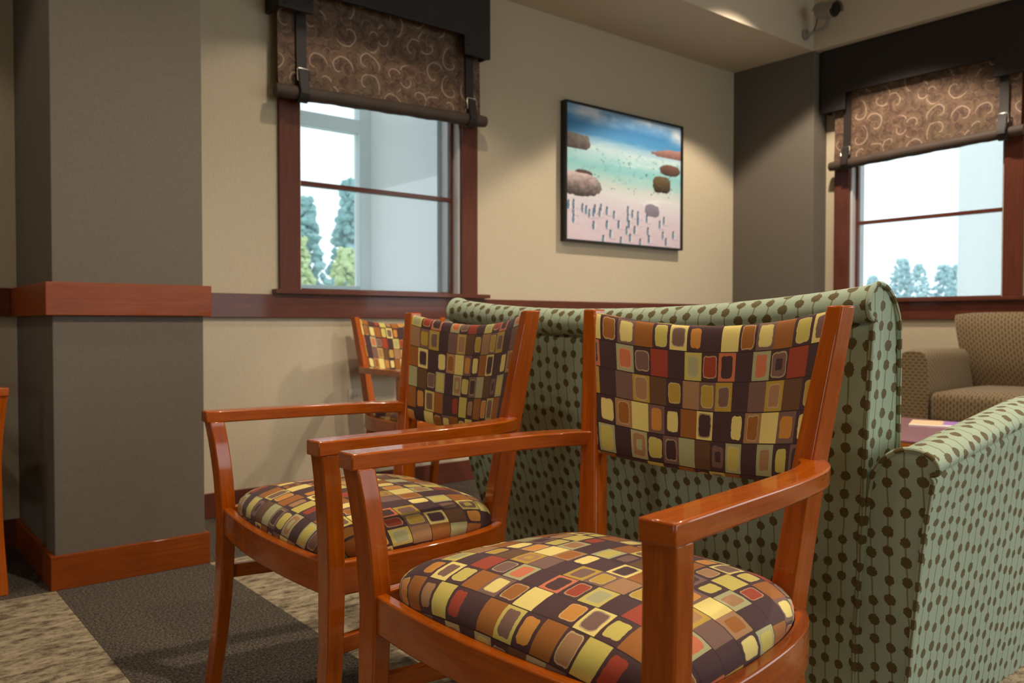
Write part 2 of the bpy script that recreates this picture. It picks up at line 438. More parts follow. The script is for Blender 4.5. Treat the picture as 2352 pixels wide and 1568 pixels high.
MAT['lamp_lens'] = m_emit('lit_lamp_lens', (*LAMP_WARM, 1), 6.0)
def m_print(name):
    b = NB(name)
    a = b.n('ShaderNodeAttribute', {'attribute_type': 'GEOMETRY', 'attribute_name': 'print'}).outputs['Color']
    return b.pbr(a, 0.55, Specular_IOR_Level=0.3)
MAT['beach_print'] = m_print('printed_canvas'); MAT['cover_print'] = m_print('printed_magazine_cover')

# ------------------------------------------------------------------ room shell
YB, XC = 3.545, 5.10              # back wall, right wall (inner faces)
XL, YF = -4.0, -3.6               # unseen left and front walls
SOFF_Z, SOFF_Y, BULK_X = 2.61, 2.93, 4.94
def struct(o): return tag(o, kind='structure')

floor = struct(empty('floor'))
box('carpet_base', XL, XC+0.2, YF, YB+0.2, -0.08, -0.012, 'carpet_dark', floor)
# carpet tiles: light and dark stripes in the middle, a dark border along the back wall
TW, X0, YT = 0.477, 0.519, 2.885
for k in range(-10, 10):
    xa, xb = X0+k*TW, X0+(k+1)*TW
    if xb < XL or xa > XC: continue
    xb = min(xb, XC); xa = max(xa, XL)
    lt = (k % 2 == 1)
    if k == -1: lt = True
    j = 0; ya = YT
    while ya > -1.2:
        o = box('carpet_tile', xa+0.0006, xb-0.0006, ya-TW+0.0006, ya-0.0006, -0.012, 0.0, 'carpet_light' if lt else 'carpet_dark', floor)
        ya -= TW; j += 1
    box('carpet_tile', xa+0.0006, xb-0.0006, YT+0.0006, YB, -0.012, 0.0, 'carpet_dark', floor)
    box('carpet_tile', xa+0.0006, xb-0.0006, YF, ya-0.0006, -0.012, 0.0, 'carpet_dark', floor)

W1 = (1.627, 2.557, 0.985, 2.45)      # window 1 hole on the back wall: x0, x1, z0, z1
W2 = (1.826, 2.767, 0.985, 2.45)     # window 2 hole on the right wall: y0, y1, z0, z1
W3 = (-2.3, -0.3, 0.75, 2.5)        # further unseen opening in the right wall, added for cool daylight on the loveseat
T = 0.16
struct(boxes('wall_back', [(XL, W1[0], YB, YB+T, -0.1, CEIL_Z+0.1), (W1[1], XC+T, YB, YB+T, -0.1, CEIL_Z+0.1),
                           (W1[0], W1[1], YB, YB+T, -0.1, W1[2]), (W1[0], W1[1], YB, YB+T, W1[3], CEIL_Z+0.1)], 'wall_cream'))
struct(boxes('wall_right', [(XC, XC+T, W2[1], YB, -0.1, CEIL_Z+0.1), (XC, XC+T, W3[1], W2[0], -0.1, CEIL_Z+0.1),
                            (XC, XC+T, YF, W3[0], -0.1, CEIL_Z+0.1),
                            (XC, XC+T, W2[0], W2[1], -0.1, W2[2]), (XC, XC+T, W2[0], W2[1], W2[3], CEIL_Z+0.1),
                            (XC, XC+T, W3[0], W3[1], -0.1, W3[2]), (XC, XC+T, W3[0], W3[1], W3[3], CEIL_Z+0.1)], 'wall_cream'))
LW = (-1.8, -0.4, 0.9, 2.3)           # opening added in the unseen left wall for cool fill light
struct(boxes('wall_left', [(XL-T, XL, YF, LW[0], -0.1, CEIL_Z+0.1), (XL-T, XL, LW[1], YB+T, -0.1, CEIL_Z+0.1),
                           (XL-T, XL, LW[0], LW[1], -0.1, LW[2]), (XL-T, XL, LW[0], LW[1], LW[3], CEIL_Z+0.1)], 'wall_cream'))
FW = (1.5, 4.5, 0.25, 2.6)           # wide unglazed opening behind the camera, added to supply daylight
struct(boxes('wall_front', [(XL, FW[0], YF-T, YF, -0.1, CEIL_Z+0.1), (FW[1], XC+T, YF-T, YF, -0.1, CEIL_Z+0.1),
                            (FW[0], FW[1], YF-T, YF, -0.1, FW[2]), (FW[0], FW[1], YF-T, YF, FW[3], CEIL_Z+0.1)], 'wall_cream'))
struct(box('ceiling', XL-T, XC+T, YF-T, YB+T, CEIL_Z, CEIL_Z+0.1, 'ceiling'))
struct(box('ceiling_soffit', XL, XC, SOFF_Y, YB+0.01, SOFF_Z, CEIL_Z+0.01, 'ceiling'))
struct(box('ceiling_bulkhead', BULK_X, XC+0.01, YF, SOFF_Y, SOFF_Z, CEIL_Z+0.01, 'ceiling'))
PX0, PX1, PY = 0.519, 0.985, 2.895    # grey column on the back wall
struct(box('wall_column_left', PX0, PX1, PY, YB+0.01, 0, SOFF_Z+0.005, 'wall_grey', bevel=0.003))
struct(box('wall_column_right', BULK_X, XC+0.01, 2.925, YB+0.01, 0, SOFF_Z+0.005, 'wall_grey', bevel=0.003))

# baseboards
BBH, BBT = 0.108, 0.014
struct(boxes('baseboard_back', [(PX1, BULK_X, YB-BBT, YB, 0, BBH), (XL, PX0, YB-BBT, YB, 0, BBH)], 'trim_wood', bevel=0.002))
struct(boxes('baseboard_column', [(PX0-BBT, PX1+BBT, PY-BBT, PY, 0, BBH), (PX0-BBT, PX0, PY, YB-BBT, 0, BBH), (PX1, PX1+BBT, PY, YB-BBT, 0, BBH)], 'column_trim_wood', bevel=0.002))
struct(boxes('baseboard_right', [(XC-BBT, XC, YF, 2.925, 0, BBH), (BULK_X-BBT, BULK_X, 2.925-BBT, YB-BBT, 0, BBH), (BULK_X, XC-BBT, 2.925-BBT, 2.925, 0, BBH)], 'trim_wood', bevel=0.002))
# chair rails
RZ0, RZ1, RT = 0.862, 0.967, 0.022
struct(boxes('trim_1', [(PX1+RT, BULK_X-RT, YB-RT, YB, RZ0, RZ1), (XL, PX0-RT, YB-RT, YB, RZ0, RZ1)], 'trim_wood', bevel=0.0025))
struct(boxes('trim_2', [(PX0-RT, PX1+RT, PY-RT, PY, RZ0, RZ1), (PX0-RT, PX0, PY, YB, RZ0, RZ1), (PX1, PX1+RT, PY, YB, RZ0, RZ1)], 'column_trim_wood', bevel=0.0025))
struct(boxes('trim_3', [(XC-RT, XC, YF, 2.925-RT, RZ0, RZ1), (BULK_X-RT, BULK_X, 2.925-RT, YB, RZ0, RZ1), (BULK_X, XC, 2.925-RT, 2.925, RZ0, RZ1)], 'trim_wood', bevel=0.0025))

# ------------------------------------------------------------------ windows
def window(name, axis, a0, a1, wall, zt=2.45):
    """axis 'y': window in the back wall spanning x a0..a1; axis 'x': in the right wall spanning y a0..a1"""
    root = struct(empty(name))
    def B(nm, p0, p1, d0, d1, z0, z1, mat, par=root, bevel=0.0015):
        if axis == 'y': return box(nm, p0, p1, wall+d0, wall+d1, z0, z1, mat, par, bevel)
        return box(nm, wall+d0, wall+d1, p0, p1, z0, z1, mat, par, bevel)
    zs = 0.985
    cas = 0.10
    B('casing', a0-cas, a0, -0.022, 0.0, zs, zt+0.1, 'trim_wood'); B('casing', a1, a1+cas, -0.022, 0.0, zs, zt+0.1, 'trim_wood')
    B('casing', a0, a1, -0.022, 0.0, zt, zt+0.1, 'trim_wood')
    B('sill', a0-cas-0.03, a1+cas+0.065, -0.05, 0.02, zs-0.014, zs+0.006, 'trim_wood')
    B('jamb', a0, a0+0.012, 0.0, 0.16, zs, zt, 'jamb_white'); B('jamb', a1-0.012, a1, 0.0, 0.16, zs, zt, 'jamb_white')
    B('jamb', a0+0.012, a1-0.012, 0.0, 0.16, zt-0.012, zt, 'jamb_white'); B('jamb', a0+0.012, a1-0.012, 0.02, 0.16, zs-0.003, zs+0.005, 'jamb_white')
    # inner wooden sash with one muntin
    s0, s1 = a0+0.022, a1-0.022
    for p in ((s0-0.008, s0+0.008), (s1-0.008, s1+0.008)):
        B('sash_stile', p[0], p[1], 0.045, 0.075, zs+0.006, zt-0.012, 'trim_wood')
    B('sash_rail', s0+0.008, s1-0.008, 0.045, 0.075, zs+0.006, zs+0.016, 'trim_wood')
    B('muntin', s0+0.008, s1-0.008, 0.040, 0.070, 1.478, 1.500, 'trim_wood')
    B('pane', s0+0.008, s1-0.008, 0.058, 0.062, zs+0.016, 1.478, 'glass_dim_veil', bevel=0); B('pane', s0+0.008, s1-0.008, 0.058, 0.062, 1.500, zt-0.012, 'glass_dim_veil', bevel=0)
    return root
window('window_1', 'y', W1[0]+0.015, W1[1]-0.005, YB)
window('window_2', 'x', W2[0]+0.012, W2[1]-0.012, XC)

# outer bay behind window 1: white side walls and a pale outer frame
bay = struct(empty('window_3'))
OY = 4.42
boxes('bay_side', [(2.515, 2.60, YB+T, OY+0.10, 0.90, 2.75)], 'white_paint', bay)
box('bay_floor', 1.30, 2.60, YB+T, OY+0.1, 0.88, 0.975, 'white_paint', bay)
box('outer_stile', 2.44, 2.515, OY, OY+0.07, 0.975, 2.75, 'blue_frame', bay, 0.004)
box('outer_stile', 1.38, 1.44, OY, OY+0.07, 0.975, 2.75, 'blue_frame', bay, 0.004)
box('outer_transom', 1.44, 2.44, OY, OY+0.07, 1.975, 2.055, 'blue_frame', bay, 0.004)
box('outer_rail', 1.44, 2.44, OY, OY+0.07, 0.975, 1.06, 'blue_frame', bay, 0.004)
box('outer_rail', 1.44, 2.44, OY, OY+0.07, 2.67, 2.75, 'blue_frame', bay, 0.004)
box('outer_pane', 1.44, 2.44, OY+0.03, OY+0.034, 1.06, 1.975, 'glass_clear', bay)
box('outer_pane', 1.44, 2.44, OY+0.03, OY+0.034, 2.055, 2.67, 'glass_clear', bay)
# outside the right window: white wall end and a pale ledge
struct(box('wall_exterior', 9.0, 9.4, 1.2, 3.686, -0.4, 4.5, 'white_paint', bevel=0.005))
struct(box('trim_4', 5.27, 5.36, 1.7, 2.8, 0.965, 0.995, 'blue_frame', bevel=0.003))
struct(box('ground', -60, 90, -60, 90, -0.55, -0.40, 'ground'))

# ------------------------------------------------------------------ downlights (recessed in the raised ceiling)
def downlight(x, y, watts, beam):
    r_ = empty('downlight', (x, y, CEIL_Z), 0, 'round recessed downlight set in the raised ceiling', 'downlight', 'recessed ceiling downlights')
    S = []
    for rad, z in ((0.10, 0.0), (0.10, -0.010), (0.078, -0.012), (0.072, 0.0)):
        S.append([(rad*math.cos(2*math.pi*j/24), rad*math.sin(2*math.pi*j/24), z) for j in range(24)])
    loft('trim_ring', S, 'jamb_white', r_, caps=False)
    cyl('lens', (0, 0, -0.004), (0, 0, 1), 0.071, 0.006, 'lamp_lens', r_)
    ld = bpy.data.lights.new('downlight_lamp', 'SPOT'); ld.energy = watts; ld.color = LAMP_WARM
    ld.spot_size = R(beam); ld.spot_blend = 0.16 if beam < 120 else 0.5; ld.shadow_soft_size = 0.045
    lo = bpy.data.objects.new('lamp', ld); link(lo, r_); lo.location = (0, 0, -0.06)
for d in DOWNLIGHTS: downlight(*d)

# ------------------------------------------------------------------ armchairs (local frame: faces -x, origin on the floor below the back posts)
def rect_ring(c, ax, ay, hx, hy):
    c, ax, ay = np.array(c, float), np.array(ax, float), np.array(ay, float)
    return [c-ax*hx-ay*hy, c+ax*hx-ay*hy, c+ax*hx+ay*hy, c-ax*hx+ay*hy]
def rail(name, path, z0, z1, th, mat, parent, bevel=0.003, widths=None):
    """horizontal board following a plan path"""
    P = np.array(path, float); S = []
    for i in range(len(P)):
        t = P[min(i+1, len(P)-1)]-P[max(i-1, 0)]; t = t/np.linalg.norm(t); nrm = np.array([-t[1], t[0]])
        h = (th if widths is None else widths[i])/2
        a, c = P[i]-nrm*h, P[i]+nrm*h
        S.append([(a[0], a[1], z0), (c[0], c[1], z0), (c[0], c[1], z1), (a[0], a[1], z1)])
    return loft(name, S, mat, parent, bevel=bevel, sharp=35)

POSTX = [(0, 0.060), (0.10, 0.042), (0.25, 0.010), (0.36, -0.012), (0.42, -0.012), (0.64, 0.016), (0.866, 0.048)]
POSTY = [(0, 0.196), (0.36, 0.187), (0.64, 0.214), (0.866, 0.243)]
def make_chair():
    t = empty('armchair')
    W = 'chair_wood'
    for s in (-1, 1):
        # front leg: sabre curve, flaring forward and outward at the top and at the foot
        zs = np.linspace(0.0, 0.616, 15); S = []
        for z in zs:
            x = interp(z, [(0, -0.458), (0.12, -0.442), (0.25, -0.431), (0.40, -0.427), (0.50, -0.432), (0.58, -0.441), (0.616, -0.447)])
            y = interp(z, [(0, 0.292), (0.20, 0.281), (0.40, 0.277), (0.50, 0.282), (0.616, 0.293)])
            hx = interp(z, [(0, 0.013), (0.30, 0.0155), (0.42, 0.0165), (0.616, 0.0165)]); hy = interp(z, [(0, 0.0185), (0.36, 0.022), (0.616, 0.0225)])
            S.append(rect_ring((x, s*y, z), (1, 0, 0), (0, 1, 0), hx, hy))
        lg = loft('front_leg', S, W, t, bevel=0.003, sharp=35)
        cyl('foot_glide', (-0.458, s*0.292, 0.002), (0, 0, 1), 0.009, 0.006, 'metal', lg, 12)
        # back post, from the floor to the top of the back
        zs = np.linspace(0.0, 0.866, 19); S = []
        for z in zs:
            x = interp(z, POSTX)
            y = interp(z, POSTY)
            hx = interp(z, [(0, 0.016), (0.40, 0.021), (0.7, 0.020), (0.866, 0.017)]); hy = interp(z, [(0, 0.014), (0.42, 0.020), (0.866, 0.0135)])
            S.append(rect_ring((x, s*y, z), (math.cos(R(8*s)), math.sin(R(8*s)), 0), (-math.sin(R(8*s)), math.cos(R(8*s)), 0), hx, hy))
        ps = loft('back_post', S, W, t, bevel=0.003, sharp=35)
        cyl('foot_glide', (0.060, s*0.196, 0.002), (0, 0, 1), 0.009, 0.006, 'metal', ps, 12)
        # arm: runs back and curves in to the outside of the post
        P = smooth_path([(-0.470, 0.2955), (-0.33, 0.286), (-0.20, 0.276), (-0.10, 0.264), (-0.040, 0.248), (0.000, 0.226), (0.014, 0.206)], 26)
        P[:, 1] *= s
        wd = [interp(i/25, [(0, 0.046), (0.6, 0.044), (0.85, 0.038), (1, 0.030)]) for i in range(26)]
        rail('arm', P, 0.6135, 0.640, 0.044, W, t, 0.003, wd)
        # seat side rail and low stretcher
        P = smooth_path([(-0.425, 0.276), (-0.33, 0.279), (-0.23, 0.275), (-0.13, 0.262), (-0.06, 0.241), (-0.015, 0.214)], 20); P[:, 1] *= s
        rail('side_rail', P, 0.360, 0.420, 0.020, W, t)
        rail('stretcher', [(-0.425, s*0.279), (-0.2, s*0.24), (0.0, s*0.198)], 0.256, 0.286, 0.017, W, t, 0.002)
    P = smooth_path([(-0.428, 0.262), (-0.440, 0.16), (-0.4465, 0.05), (-0.4465, -0.05), (-0.440, -0.16), (-0.428, -0.262)], 21)
    rail('front_rail', P, 0.360, 0.420, 0.020, W, t)
    rail('rear_rail', [(-0.015, -0.185), (0.0, 0.0), (-0.015, 0.185)], 0.365, 0.415, 0.018, W, t)
    # seat cushion: rings of a rounded outline rising to a crown
    half = [(-0.4395, 0.0), (-0.4385, 0.06), (-0.434, 0.14), (-0.424, 0.205), (-0.405, 0.245), (-0.37, 0.264), (-0.31, 0.269), (-0.23, 0.266), (-0.15, 0.256), (-0.08, 0.238), (-0.03, 0.208), (-0.008, 0.15), (-0.002, 0.07), (0.0, 0.0)]
    hp = smooth_path(half, 40); out = np.vstack([hp, np.column_stack([hp[::-1][1:-1, 0], -hp[::-1][1:-1, 1]])])
    cen = np.array([-0.225, 0.0])
    prof = [(0.955, 0.404), (0.985, 0.411), (1.0, 0.421), (1.0, 0.432), (0.985, 0.443), (0.955, 0.452), (0.90, 0.462), (0.82, 0.470), (0.70, 0.477), (0.55, 0.4825), (0.38, 0.4865), (0.2, 0.4885), (0.06, 0.489)]
    arc = [0.0]
    pr = prof[::-1]; Rm = 0.24
    for i in range(len(pr)):
        if i == 0: arc = [pr[0][0]*Rm]
        else: arc.append(arc[-1]+math.hypot((pr[i][0]-pr[i-1][0])*Rm, pr[i][1]-pr[i-1][1]))
    arcs = dict(zip([p for p in pr], arc))
    V, UVp = [], []
    m = len(out)
    for f, z in prof:
        k = arcs[(f, z)]/(Rm)
        for p in out:
            d = p-cen
            V.append((cen[0]+d[0]*f, cen[1]+d[1]*f, z)); UVp.append((d[1]*k, -d[0]*k))
    F, U = [], []
    for i in range(len(prof)-1):
        for j in range(m):
            q = (i*m+j, i*m+(j+1) % m, (i+1)*m+(j+1) % m, (i+1)*m+j); F.append(q); U.append([UVp[a] for a in q])
    top = tuple(range((len(prof)-1)*m, len(prof)*m)); F.append(top); U.append([UVp[a] for a in top])
    bot = tuple(range(0, m)); F.append(bot); U.append([UVp[a] for a in bot])
    sc_ = mesh('seat_cushion', V, F, 'chair_fabric', t, U, smooth=True, sharp=70); sc_['pattern_shift'] = (0.3, 0.25, 0.0)
    # upholstered back between the posts: closed padded panel, bowed in plan, scooped along the top
    nu = 33; us = np.linspace(-1, 1, nu); S = []
    for u in us:
        zt = 0.835+0.025*abs(u)**2.0; zb = 0.585+0.016*abs(u)**2; bow = 0.040*(1-u*u); ring = []
        th0 = 0.017*(1-0.35*abs(u)**6)
        nr = 40
        for k in range(nr):
            a = math.pi+2*math.pi*k/nr
            ca, sa = math.cos(a), math.sin(a)
            zz = math.copysign(abs(sa)**0.32, sa); xx = math.copysign(abs(ca)**0.55, ca)
            z = (zt+zb)/2+zz*(zt-zb)/2
            x = interp(z, POSTX)+bow-xx*th0-0.004
            y = u*(interp(z, POSTY)-0.010)
            ring.append((x, y, z))
        S.append(ring)
    S = np.array(S)
    V = [tuple(p) for r_ in S for p in r_]; F, U = [], []
    nr = S.shape[1]; md = S[nu//2]
    vv = np.concatenate([[0], np.cumsum(np.linalg.norm(np.roll(md, -1, 0)-md, axis=1))])
    for i in range(nu-1):
        for j in range(nr):
            k = (j+1) % nr; j2 = j+1
            F.append((i*nr+j, i*nr+k, (i+1)*nr+k, (i+1)*nr+j))
            wq = 0.236
            U.append([(-us[i]*wq, vv[j]), (-us[i]*wq, vv[j2]), (-us[i+1]*wq, vv[j2]), (-us[i+1]*wq, vv[j])])
    for i in (0, nu-1):
        F.append(tuple(range(i*nr, i*nr+nr))); U.append([(0, 0)]*nr)
    bp = mesh('back_panel', V, F, 'chair_fabric', t, U, smooth=True, sharp=70); bp['pattern_shift'] = (0.15, 0.40, 0.0)
    return t
proto = make_chair()
CH = [((1.090, 0.875), 3.7, 'wooden armchair with patterned upholstery nearest the camera at right foreground', (6.1, 3.87), (0.3, 2.25)),
      ((1.100, 1.572), -1.8, 'patterned wooden armchair second from the camera, beside the nearest armchair', (3.4, 2.4), (5.2, 3.25)),
      ((2.105, 3.375), 90, 'patterned armchair backed against the cream wall below the framed window', (6.1, 4.4), (2.0, 1.1)),
      ((0.088, 3.400), 90, 'wooden armchair cut off by the left edge beside the grey column', (1.1, 4.4), (2.0, 1.1))]
for i, (xy, rz, lab, sb, ss_) in enumerate(CH):
    o = proto if i == 0 else copy_tree(proto)
    o.location = (xy[0], xy[1], 0); o.rotation_euler = (0, 0, R(rz))
    tag(o, lab, 'chair', 'armchairs with block-print upholstery')
    for c in [x for x in bpy.data.objects if x.parent == o]:
        if c.name.startswith('back_panel'): c['pattern_shift'] = (sb[0], sb[1], 0.0)
        if c.name.startswith('seat_cushion'): c['pattern_shift'] = (ss_[0], ss_[1], 0.0)

# ------------------------------------------------------------------ green loveseat (back towards the armchairs)
def planar(name, P, uv, mat, parent):
    return mesh(name, P, [tuple(range(len(P)))], mat, parent, [uv])
sofa = empty('loveseat', (1.75, 1.3, 0), 0, 'sage green loveseat with brown dotted stems seen from behind', 'sofa')
OFF = Vector((1.75, 1.3, 0))
def L(p): return (p[0]-OFF.x, p[1]-OFF.y, p[2])
YLT = [(0.0, 1.70), (0.10, 1.715), (0.35, 1.765), (0.50, 1.83), (0.58, 1.878), (0.66, 1.893), (0.845, 1.905), (1.0, 1.907)]
YRT = [(0.0, 0.755), (0.10, 0.75), (0.28, 0.737), (0.615, 0.707), (0.83, 0.690), (1.0, 0.688)]
def back_profile(Tz):
    pts = [(1.408, 0.10), (1.402, 0.18), (1.392, 0.28), (1.377, 0.44), (1.362, 0.60), (1.354, 0.70), (1.349, Tz-0.105), (1.348, Tz-0.073), (1.358, Tz-0.065),
           (1.340, Tz-0.057), (1.332, Tz-0.043), (1.332, Tz-0.028), (1.340, Tz-0.013), (1.352, Tz-0.003), (1.369, Tz), (1.389, Tz-0.004), (1.410, Tz-0.016), (1.428, Tz-0.038),
           (1.442, Tz-0.075), (1.458, 0.74), (1.476, 0.62), (1.492, 0.50), (1.50, 0.40), (1.50, 0.10)]
    return pts
S = []
ns = 41
for i in range(ns):
    s = i/(ns-1); Tz = 0.873+0.034*abs(2*s-1)**2.2
    e = min(s, 1-s)*ns/1.0
    ring = []
    for (x, z) in back_profile(Tz):
        y = (1-s)*interp(z, YLT)+s*interp(z, YRT)
        ring.append(L((x, y, z)))
    S.append(ring)
# u must run along the length, v up the back
loft('back_rest', S, 'sofa_fabric', sofa, caps=False, smooth=True, sharp=60)
for s, nm in ((0, 'back_end'), (1, 'back_end')):
    prof = back_profile(0.907)
    T_ = YRT if s else YLT; dy = -0.002 if s else 0.002
    P = [L((x, interp(z, T_)+dy, z)) for x, z in prof]
    e = planar(nm, P, [(x*1.0+0.007, z) for x, z in prof], 'sofa_fabric', sofa)
    wl = [L((x, interp(z, T_)+dy*2, z)) for x, z in prof[:-1]]
    wl = [p for p in smooth_path(wl, 60)]
    loft('welt', tube_rings(wl, 0.0045, 8), 'sofa_fabric', e, smooth=True, uv_off=(0.01, 0.0), swap=True)
def arm_ring(X, right=True):
    zc = 0.592+0.128*min(X-1.372, 0.45)+0.05*max(0, X-1.822)
    if right:
        pts = [(0.662, 0.10), (0.648, 0.20), (0.632, 0.33), (0.612, 0.48), (0.597, zc-0.025), (0.594, zc-0.010), (0.5985, zc-0.001), (0.587, zc+0.005), (0.585, zc+0.014), (0.590, zc+0.025),
               (0.602, zc+0.034), (0.620, zc+0.039), (0.645, zc+0.037), (0.668, zc+0.024), (0.688, zc+0.001), (0.700, zc-0.030), (0.715, 0.45), (0.735, 0.30), (0.745, 0.10)]
    else:
        pts = [(1.725, 0.10), (1.765, 0.20), (1.815, 0.33), (1.862, 0.44), (1.876, 0.50), (1.880, zc-0.06), (1.878, zc-0.045), (1.882, zc-0.03), (1.882, zc-0.015), (1.878, zc-0.003),
               (1.868, zc+0.006), (1.850, zc+0.010), (1.83, zc+0.008), (1.81, zc-0.004), (1.795, zc-0.02), (1.785, zc-0.05), (1.77, 0.42), (1.75, 0.30), (1.72, 0.10)]
    return pts
for right in (True, False):
    S = []
    for i in range(15):
        X = 1.372+(2.14-1.372)*i/14
        r_ = []
        for (y, z) in arm_ring(X, right):
            xx = X+(0.038*(0.62-z)/0.52 if i == 0 else 0.0)
            r_.append(L((xx, y, z)))
        S.append(r_)
    a = loft('arm_rest', S, 'sofa_fabric', sofa, caps=False, smooth=True, sharp=60, uv_off=(0.012, 0.03))
    for i, X in ((0, 1.372), (14, 2.14)):
        pr = arm_ring(X, right); dx = -0.003 if i == 0 else 0.003
        P = [L((X+dx+(0.038*(0.62-z)/0.52 if i == 0 else 0.0), y, z)) for y, z in pr]
        e = planar('arm_end', P, [(y+0.004, z+0.02) for y, z in pr], 'sofa_fabric', a)
        if i == 0:
            wl = smooth_path(P, 70)
            loft('welt', tube_rings([(p[0]-0.001, p[1], p[2]) for p in wl], 0.0045, 8), 'sofa_fabric', a, smooth=True, uv_off=(0.02, 0), swap=True)
def cushion(name, x0, x1, y0, y1, z0, z1, mat, parent, rad=0.035, puff=0.012):
    """rounded box cushion, u across, v over front and top"""
    bm = bmesh.new(); bmesh.ops.create_cube(bm, size=1.0)
    bmesh.ops.subdivide_edges(bm, edges=bm.edges[:], cuts=9, use_grid_fill=True)
    c = Vector(((x0+x1)/2, (y0+y1)/2, (z0+z1)/2)); h = Vector(((x1-x0)/2, (y1-y0)/2, (z1-z0)/2))
    for v in bm.verts:
        q = Vector((v.co.x*2*h.x, v.co.y*2*h.y, v.co.z*2*h.z)); rr = min(rad, h.x, h.y, h.z)
        inn = Vector([max(-h[i]+rr, min(h[i]-rr, q[i])) for i in range(3)])
        d = q-inn
        if d.length > 1e-6: q = inn+d.normalized()*min(rr, max(abs(d.x), abs(d.y), abs(d.z)))
        a, b2 = v.co.x*2, v.co.y*2
        q.z += puff*(1-a*a)*(1-b2*b2)*(1 if v.co.z > 0 else -0.2)
        v.co = c+q
    me = bpy.data.meshes.new(name); uvl = bm.loops.layers.uv.new('UVMap')
    for f in bm.faces:
        f.normal_update(); n = f.normal; f.smooth = True
        for lp in f.loops:
            p = lp.vert.co
            if abs(n.y) > max(abs(n.x), abs(n.z)): lp[uvl].uv = (p.x, p.z)
            elif abs(n.z) > abs(n.x): lp[uvl].uv = (p.y, p.x+0.2)
            else: lp[uvl].uv = (p.y, p.z)
    bm.to_mesh(me); bm.free(); me.materials.append(MAT[mat])
    o = bpy.data.objects.new(name, me); link(o, parent); return o
def Lb(name, b, mat, fn, par, **k):
    return fn(name, b[0]-OFF.x, b[1]-OFF.x, b[2]-OFF.y, b[3]-OFF.y, b[4], b[5], mat, par, **k)
Lb('seat_base', (1.43, 2.12, 0.75, 1.72, 0.10, 0.29), 'sofa_fabric', cushion, sofa, rad=0.015, puff=0.0)
Lb('seat_cushion', (1.495, 2.15, 0.748, 1.237, 0.29, 0.45), 'sofa_fabric', cushion, sofa, rad=0.04, puff=0.015)
Lb('seat_cushion', (1.495, 2.15, 1.240, 1.722, 0.29, 0.45), 'sofa_fabric', cushion, sofa, rad=0.04, puff=0.015)
for x in (1.47, 2.07):
    for y in (0.78, 1.67):
        loft('leg', [rect_ring((x-OFF.x, y-OFF.y, z), (1, 0, 0), (0, 1, 0), h, h) for z, h in ((0.0, 0.018), (0.102, 0.026))], 'table_wood', sofa, bevel=0.002)

# ------------------------------------------------------------------ brown sofa below the right window
bs = empty('brown_sofa', (4.70, 1.15, 0), 0, 'brown woven-fabric sofa standing below the right-hand window', 'sofa')
OFF = Vector((4.70, 1.15, 0))
Lb('seat_base', (4.27, 4.98, 0.30, 1.87, 0.08, 0.33), 'brown_fabric', cushion, bs, rad=0.02, puff=0.0)
Lb('seat_cushion', (4.215, 4.86, 1.085, 1.862, 0.33, 0.505), 'brown_fabric', cushion, bs, rad=0.045, puff=0.015)
Lb('seat_cushion', (4.215, 4.86, 0.308, 1.080, 0.33, 0.505), 'brown_fabric', cushion, bs, rad=0.045, puff=0.015)
def back_cush(y0, y1, f0, f1):
    S = []
    n = 13
    for i in range(n):
        s = i/(n-1); ring = []
        e = 1-abs(2*s-1)**8
        for (x, z) in ((4.80, 0.40), (4.765, 0.50), (4.735, 0.58), (4.725, 0.66), (4.73, 0.74), (4.745, 0.82), (4.77, 0.875), (4.80, 0.897), (4.85, 0.900), (4.91, 0.892), (4.955, 0.87), (4.985, 0.80), (4.985, 0.40)):
            fl = (z-0.40)*0.23
            ya, yb = y0-f0*fl, y1+f1*fl
            xm = 4.85
            ring.append(L((xm+(x-xm)*(0.75+0.25*e), ya+(yb-ya)*s, z-0.02*(1-e)*(z-0.4))))
        S.append(ring)
    o = loft('back_cushion', S, 'brown_fabric', bs, smooth=True, sharp=60)
back_cush(1.085, 1.862, 0, 1); back_cush(0.308, 1.080, 1, 0)
for s in (0, 1):
    S = []
    yo = (1.868, 2.03) if s == 0 else (0.302, 0.14)
    for i in range(9):
        X = 4.25+0.72*i/8; e = 1.0 if 0 < i < 8 else 0.95
        ring = []
        for k in range(24):
            a = 2*math.pi*k/24
            zz = math.copysign(abs(math.sin(a))**0.3, math.sin(a)); yy = math.copysign(abs(math.cos(a))**0.45, math.cos(a))
            ring.append(L((X, (yo[0]+yo[1])/2+yy*(yo[1]-yo[0])/2*e, 0.39+zz*(0.322-0.012*i/8)*e)))
        S.append(ring)
    loft('arm_rest', S, 'brown_fabric', bs, smooth=True, sharp=60)
for x in (4.30, 4.92):
    for y in (0.22, 1.95):
        loft('leg', [rect_ring((x-OFF.x, y-OFF.y, z), (1, 0, 0), (0, 1, 0), h, h) for z, h in ((0.0, 0.018), (0.085, 0.026))], 'table_wood', bs, bevel=0.002)

